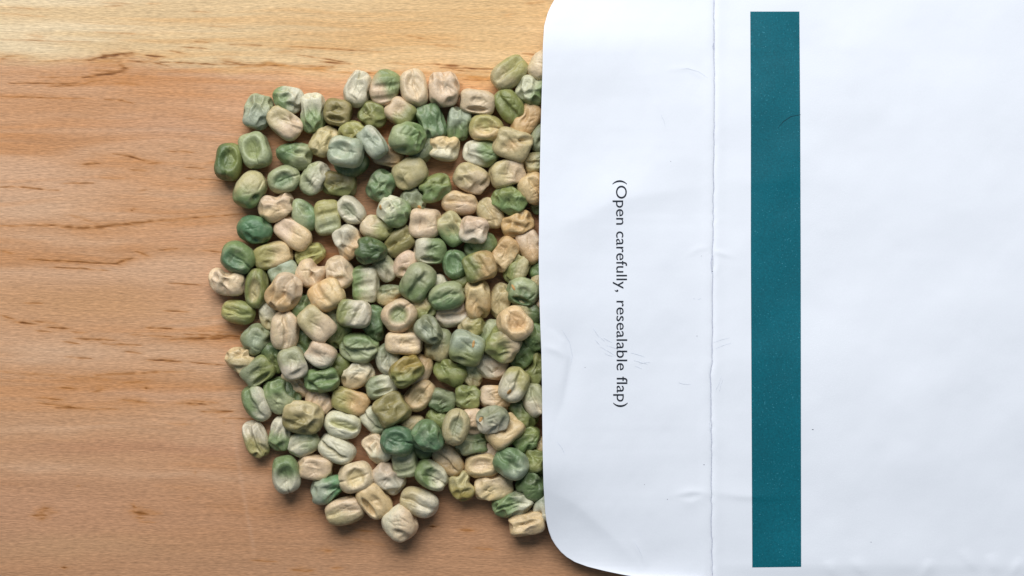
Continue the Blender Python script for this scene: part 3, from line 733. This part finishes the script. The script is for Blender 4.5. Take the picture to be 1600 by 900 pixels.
def pea_shape(flags, rng):
    """unit pea: x along its length, y across, z up; returns verts, vein mask, centre mask"""
    N = SPH
    p = rng.uniform(2.4, 2.9)
    if 'b' in flags: p = rng.uniform(3.0, 3.8)
    elif 'd' in flags or 'g' in flags: p = rng.uniform(2.35, 2.8)
    r = (np.abs(N) ** p).sum(1) ** (-1 / p)
    r = r * (1 + 0.045 * snoise(N, rng, 1.5) + 0.025 * snoise(N, rng, 3.0))
    q = N + 0.07 * np.stack([snoise(N, rng, 3.0) for _ in range(3)], -1)
    q /= np.linalg.norm(q, axis=1)[:, None]
    # concave basins that meet in rounded ridges
    dents = []
    def basin(dirv, sig, depth, el=1.0):
        c = np.array(dirv, float); c /= np.linalg.norm(c)
        t = np.cross(c, rng.normal(size=3)); t /= np.linalg.norm(t); b_ = np.cross(c, t)
        ang = np.arccos(np.clip(q @ c, -1, 1))
        u, v = q @ t, q @ b_
        h = np.hypot(u, v) + 1e-9
        a = ang * np.sqrt((u / h / el) ** 2 + (v / h * el) ** 2)
        dents.append(depth * np.exp(-(a / sig) ** 2.8))
    def rnd(zlo, zhi):
        z = rng.uniform(zlo, zhi); a = rng.uniform(0, 2 * math.pi); k = math.sqrt(max(0, 1 - z * z))
        return (k * math.cos(a), k * math.sin(a), z)
    # slightly pinched flanks, all kinds
    for _ in range(rng.integers(3, 6)):
        basin(rnd(-.2, .45), rng.uniform(.28, .45), rng.uniform(.05, .12), rng.uniform(.8, 1.3))
    if 'w' in flags:
        pts = []
        n_ = rng.integers(6, 10)
        for _ in range(200):
            c = np.array(rnd(.15, 1.0))
            if all(np.arccos(np.clip(c @ d_, -1, 1)) > .50 for d_ in pts): pts.append(c)
            if len(pts) >= n_: break
        for c in pts: basin(c, rng.uniform(.26, .42), rng.uniform(.13, .29), rng.uniform(.62, 1.5))
    if 'b' in flags:
        if not set('dhgr') & set(flags):
            basin((rng.uniform(-.25, .25), rng.uniform(-.15, .15), 1), rng.uniform(.36, .50), rng.uniform(.16, .26), rng.uniform(.8, 1.4))
            basin(rnd(.4, .9), rng.uniform(.2, .32), rng.uniform(.10, .2), rng.uniform(.7, 1.4))
        for ax in ((1, 0, .15), (-1, 0, .15), (0, 1, .15), (0, -1, .15)):
            if rng.random() < .65: basin(ax, rng.uniform(.30, .42), rng.uniform(.06, .15), 1)
    if 's' in flags:
        basin(rnd(.6, .97), rng.uniform(.24, .38), rng.uniform(.20, .32), rng.uniform(.6, 1.6))
        if rng.random() < .6: basin(rnd(.3, .9), rng.uniform(.2, .34), rng.uniform(.08, .16), rng.uniform(.7, 1.4))
    D = np.array(dents); k_ = 38.0
    dep = np.log(np.exp(k_ * D).sum(0) - (len(D) - 1)) / k_
    # ridge lines between basins
    so = np.sort(D, axis=0)
    vein = np.exp(-((so[-1] - so[-2]) / .018) ** 2) * sstep(.015, .06, so[-2])
    dep = dep + 0.012 * snoise(N, rng, 8) + 0.006 * snoise(N, rng, 17)
    P = N * (r * np.maximum(1 - 1.22 * dep, .35))[:, None]
    x, y, z = P[:, 0].copy(), P[:, 1].copy(), P[:, 2].copy()
    top = sstep(0.0, 0.35, z)
    cen = np.exp(-((x / .45) ** 2 + (y / .42) ** 2)) * top
    wob = 0.09 * np.sin(x * rng.uniform(2, 4) + rng.uniform(0, 6)) + 0.04 * np.sin(x * 8 + rng.uniform(0, 6))
    dz = np.zeros(len(N))
    if 'd' in flags:
        ox, oy = rng.uniform(-.06, .06, 2)
        rho = np.sqrt(((x - ox) / .74) ** 2 + ((y - oy) / .70) ** 2) + 0.20 * snoise(N, rng, 2.4) + 0.07 * snoise(N, rng, 6)
        m_ = (1 - sstep(0.42, 1.04, rho)) * top
        floor = rng.uniform(.62, .72) + 0.09 * snoise(N, rng, 3.5) + 0.10 * x * rng.uniform(-1, 1) + .10 * y * rng.uniform(-1, 1)
        dz += (z - np.minimum(z, floor)) * m_
        # leaf vein on the floor and a nick in the rim
        dz += 0.09 * np.exp(-((y - oy - .6 * wob) / .05) ** 2) * (1 - sstep(.35, .8, np.abs(x - .2))) * top
        e_ = rng.choice([-1, 1])
        dz += 0.16 * np.exp(-((y - oy) / .05) ** 2) * sstep(.45, .75, e_ * x) * sstep(.0, .3, z)
        cen = m_
    if 'g' in flags:
        gw = rng.uniform(.06, .10)
        cx = rng.uniform(-.12, .12)
        win = 1 - sstep(.55, .95, np.abs(x - cx))
        sgn = rng.choice([-1, 1])
        g1 = np.exp(-(np.maximum(y - wob, 0) / (gw if sgn > 0 else gw * 3.6)) ** 2) * np.exp(-(np.minimum(y - wob, 0) / (gw * 3.6 if sgn > 0 else gw)) ** 2) * win
        g2 = np.exp(-((y - wob + sgn * .38) / .16) ** 2) * (1 - sstep(.25, .75, np.abs(x - cx))) * rng.uniform(.2, .8)
        dz += (0.28 * g1 + 0.14 * g2) * top
        cen = np.clip(g1 + .7 * g2, 0, 1) * top
    if 'r' in flags:
        a = rng.uniform(-.5, .5); f = rng.uniform(7.5, 9.5); ph = rng.uniform(0, 6)
        s_ = np.sin((x + a * y + 0.15 * snoise(N, rng, 2)) * f + ph)
        dz += 0.15 * sstep(-0.3, 1, s_) * (1 - sstep(.5, .95, np.abs(y))) * (1 - sstep(.6, .95, np.abs(x))) * top
    if 'h' in flags:                                   # one hollowed flank under a sharp lip
        rho = np.sqrt((x / .66) ** 2 + ((y + .52) / .24) ** 2) + .1 * snoise(N, rng, 3)
        dz += 0.42 * (1 - sstep(.45, 1.05, rho)) * sstep(-.2, .2, z)
        rho = np.sqrt((x / .5) ** 2 + ((y - .12) / .34) ** 2)
        dz += 0.16 * (1 - sstep(.35, 1.05, rho)) * top
    # a few fine creases in the skin
    for _ in range(rng.integers(3, 7)):
        th = rng.uniform(0, 3.14); c = rng.uniform(-.5, .5)
        u = x * math.cos(th) + y * math.sin(th) - c - 0.16 * snoise(N, rng, 2.6); v_ = -x * math.sin(th) + y * math.cos(th) - rng.uniform(-.4, .4)
        dz += rng.uniform(.04, .09) * np.exp(-(u / rng.uniform(.03, .055)) ** 2) * (1 - sstep(.1, .45, np.abs(v_))) * top
    P[:, 2] -= 1.08 * dz
    if 'k' in flags:                                   # waist on the upper side in the picture
        kx = rng.uniform(-.15, .25)
        n_ = np.exp(-((P[:, 0] - kx) / .33) ** 2) * sstep(0.05, 0.9, P[:, 1])
        P[:, 1] -= 0.38 * n_
    if 't' in flags:
        taper = rng.uniform(.30, .42)
        P[:, 1] *= 1 - taper * np.clip((P[:, 0] + 0.3) / 1.3, 0, 1)
    P -= (P.max(0) + P.min(0)) / 2
    P /= np.array([P[:, 0].max(), P[:, 1].max(), P[:, 2].max()])
    return P, np.clip(vein, 0, 1), cen, dep

def parse_cols(c):
    if '>' not in c: return c, None, None
    a, r = c.split('>'); b, d = r.split(':')
    return a, b, d

# drops whose point is turned to one side in the photo: (x, y) -> flip the length axis
FLIP = {(459, 242), (450, 155), (402.8, 174), (475, 336), (375, 562)}
peas = []
for i, (px, py, L, Wd, ang, cols_, fl, lay, feat) in enumerate(PEAS):
    rng = np.random.default_rng(1000 + i * 7)
    P, vein, cen, dep = pea_shape(fl, rng)
    if (px, py) in FLIP: P = P * np.array([-1, -1, 1])
    a, b = L / 2 * 1.03, Wd / 2 * 1.04
    c = b * rng.uniform(0.86, 0.98)
    Q = P * np.array([a, b, c])
    peas.append(dict(i=i, px=px, py=py, a=a, b=b, c=c, ang=ang, lay=lay, feat=feat, cols=cols_, fl=fl, Q=Q, P=P, vein=vein, cen=cen, dep=dep, rng=rng))

def ell_r(p, th):
    """radius of the outline ellipse towards picture direction th"""
    t = th - math.radians(p['ang'])
    return 1 / math.sqrt((math.cos(t) / p['a']) ** 2 + (math.sin(t) / p['b']) ** 2)

# heights: bottom peas lie on the table, upper ones on those below
for p in sorted(peas, key=lambda q: q['lay']):
    rng = p['rng']
    tl = 9 if p['lay'] == 0 else 11
    rx, ry = math.radians(rng.uniform(-tl, tl)), math.radians(rng.uniform(-tl, tl))
    p['rot'] = Euler((rx, ry, -math.radians(p['ang'])))
    R = np.array(p['rot'].to_matrix())
    p['R'] = R
    W_ = p['Q'] @ R.T
    p['W'] = W_
    z = -W_[:, 2].min() + 0.2
    if p['lay'] > 0:
        for q in peas:
            if q['lay'] < p['lay'] and 'z' in q:
                dx, dy = q['px'] - p['px'], q['py'] - p['py']; d = math.hypot(dx, dy)
                th = math.atan2(dy, dx)
                rs = 0.86 * (ell_r(p, th) + ell_r(q, th))
                if d < rs:
                    z = max(z, q['z'] + 0.90 * (p['c'] + q['c']) * math.sqrt(1 - (d / rs) ** 2))
        z = min(z, 52.0)
    reach = p['px'] + ell_r(p, 0.0)
    if reach > 836:                                    # stays under the flap
        z = min(z, float(paper_z(max(p['px'], 850.0), p['py'])) - 4.0 - W_[:, 2].max())
        z = max(z, -W_[:, 2].min() + 0.2)
    p['z'] = z

MEADOW = "dried peas spilled on the table"
for p in peas:
    rng = p['rng']; P = p['P']; W_ = p['W']
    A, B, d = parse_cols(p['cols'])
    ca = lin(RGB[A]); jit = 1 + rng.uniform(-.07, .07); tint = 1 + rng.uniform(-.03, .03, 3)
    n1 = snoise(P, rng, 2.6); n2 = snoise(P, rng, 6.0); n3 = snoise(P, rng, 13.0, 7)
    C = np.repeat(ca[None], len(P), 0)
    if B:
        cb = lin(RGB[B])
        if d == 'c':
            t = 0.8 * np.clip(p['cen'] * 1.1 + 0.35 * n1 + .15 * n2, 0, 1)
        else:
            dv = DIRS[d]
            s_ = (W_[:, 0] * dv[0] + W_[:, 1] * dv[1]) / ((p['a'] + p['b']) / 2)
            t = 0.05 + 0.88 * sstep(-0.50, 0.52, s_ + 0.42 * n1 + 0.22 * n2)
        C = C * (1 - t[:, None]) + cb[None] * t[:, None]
    else:
        # quiet second tint of the same kind
        alt = {'p': 'c', 'c': 'p', 'w': 'm', 't': 'c', 'k': 'c', 'o': 'k', 'v': 'y', 'y': 'k', 'g': 'l', 'l': 'w', 'm': 'w', 'b': 'l', 'B': 'b', 'd': 'v', 'q': 'l', 'u': 'k', 'e': 'l'}[A]
        t = 0.45 * sstep(-0.1, 0.9, n1 + 0.4 * n2)
        C = C * (1 - t[:, None]) + lin(RGB[alt])[None] * t[:, None]
    # mottling of the skin: whitish bloom, and the thin pale veins of the seed coat
    bloom = 0.24 * sstep(0.05, 0.8, n2 + 0.6 * n3)
    C = C * (1 - bloom[:, None]) + (0.35 * C + 0.65 * lin((214, 212, 196)))* bloom[:, None]
    vv = 0.42 * p['vein'] * sstep(-.4, .6, n1)
    C = C * (1 - vv[:, None]) + (0.4 * C + 0.6 * lin((212, 208, 172))) * vv[:, None]
    C = C * (1 + 0.10 * n3 + 0.07 * n1)[:, None] * jit * tint
    me = bpy.data.meshes.new("dried_pea")
    me.from_pydata((p['Q'] * S).tolist(), [], SPH_F)
    me.polygons.foreach_set("use_smooth", [True] * len(me.polygons)); me.update()
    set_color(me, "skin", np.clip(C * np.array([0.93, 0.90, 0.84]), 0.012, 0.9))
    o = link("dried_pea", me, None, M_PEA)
    o.location = world(np.array(p['px'], float), np.array(p['py'], float), p['z']).tolist()
    o.rotation_euler = p['rot']
    o["category"] = "pea"; o["group"] = MEADOW
    p['obj'] = o

# seed scars as small raised ovals that follow the skin
def scar_mesh(p, sx, sy, L, W, ang):
    wx = sx - p['px']; wy = -(sy - p['py'])
    Wv = p['W']
    V = []; F = []
    nr, ns = 4, 14
    th = math.radians(-ang)
    def surf(x, y):
        d2 = (Wv[:, 0] - x) ** 2 + (Wv[:, 1] - y) ** 2
        k = np.where(Wv[:, 2] > -p['c'] * .4, d2, 1e9)
        j = np.argsort(k)[:5]; wt = 1 / (k[j] + 0.3)
        return (Wv[j, 2] * wt).sum() / wt.sum()
    V.append((wx, wy, surf(wx, wy) + 1.1))
    for r in range(1, nr + 1):
        for s_ in range(ns):
            a = 2 * math.pi * s_ / ns; f = r / nr
            lx, ly = L / 2 * f * math.cos(a), W / 2 * f * math.sin(a)
            x = wx + lx * math.cos(th) - ly * math.sin(th); y = wy + lx * math.sin(th) + ly * math.cos(th)
            V.append((x, y, surf(x, y) + (1.1 * (1 - f ** 3) - (0.9 if r == nr else 0))))
    for s_ in range(ns): F.append((0, 1 + s_, 1 + (s_ + 1) % ns))
    for r in range(1, nr):
        o = 1 + (r - 1) * ns
        for s_ in range(ns):
            F.append((o + s_, o + ns + s_, o + ns + (s_ + 1) % ns, o + (s_ + 1) % ns))
    V = np.array(V) @ p['R']           # back into the pea's own axes
    return mesh_from("seed_scar", V * S, F)
for x, y, sx, sy, L, W, ang in SCARS:
    p = min(peas, key=lambda q: (q['px'] - x) ** 2 + (q['py'] - y) ** 2)
    link("seed_scar", scar_mesh(p, sx, sy, L, W, ang), p['obj'], M_HILUM)

# ------------------------------------------------------------------ labels
def colour_words(c):
    A, B, d = parse_cols(c)
    if B is None or d == 'c': return NAME[A]
    return NAME[A] + ' and ' + NAME[B]
for p in peas:
    p['cw'] = colour_words(p['cols'])
    p['main'] = NAME[parse_cols(p['cols'])[0]]
def zone(p):
    v = 'top' if p['py'] < 250 else 'upper' if p['py'] < 400 else 'middle' if p['py'] < 540 else 'lower' if p['py'] < 690 else 'bottom'
    h = 'left' if p['px'] < 500 else 'centre' if p['px'] < 680 else 'right'
    return v + ' ' + h
def neigh(p):
    """(relation, neighbour) pairs for close neighbours, nearest first"""
    out = []
    for q in peas:
        if q is p: continue
        dx, dy = p['px'] - q['px'], p['py'] - q['py']; d = math.hypot(dx, dy)
        if d < 62:
            rel = ('right of' if dx > 0 else 'left of') if abs(dx) > 1.3 * abs(dy) else ('below' if dy > 0 else 'above') if abs(dy) > 1.3 * abs(dx) else None
            if rel: out.append((d, rel, q))
    out.sort(key=lambda t: t[0])
    return [(r, q) for _, r, q in out]
used = {}
for p in peas: p['z_'] = zone(p); p['n_'] = neigh(p)
for p in peas:
    base = f"{p['cw']} pea {p['feat']}"
    label = base
    twins = [q for q in peas if q is not p and q['main'] == p['main'] and q['z_'] == p['z_']]
    for rel, q in p['n_']:
        ok = not any(any(r2 == rel and q2['main'] == q['main'] for r2, q2 in t['n_']) for t in twins)
        if ok:
            label = f"{base}, {p['z_']}, {rel} a {q['main']} one"; break
    else:
        label = f"{base}, {p['z_']} of the pile"
    ws = label.split()
    if len(ws) > 16: label = f"{base}, {p['z_']}"
    label = label.replace(" a olive", " an olive")
    if label in used: label = f"{base}, {p['z_']} of the pile"
    used[label] = p
    p['obj']["label"] = label
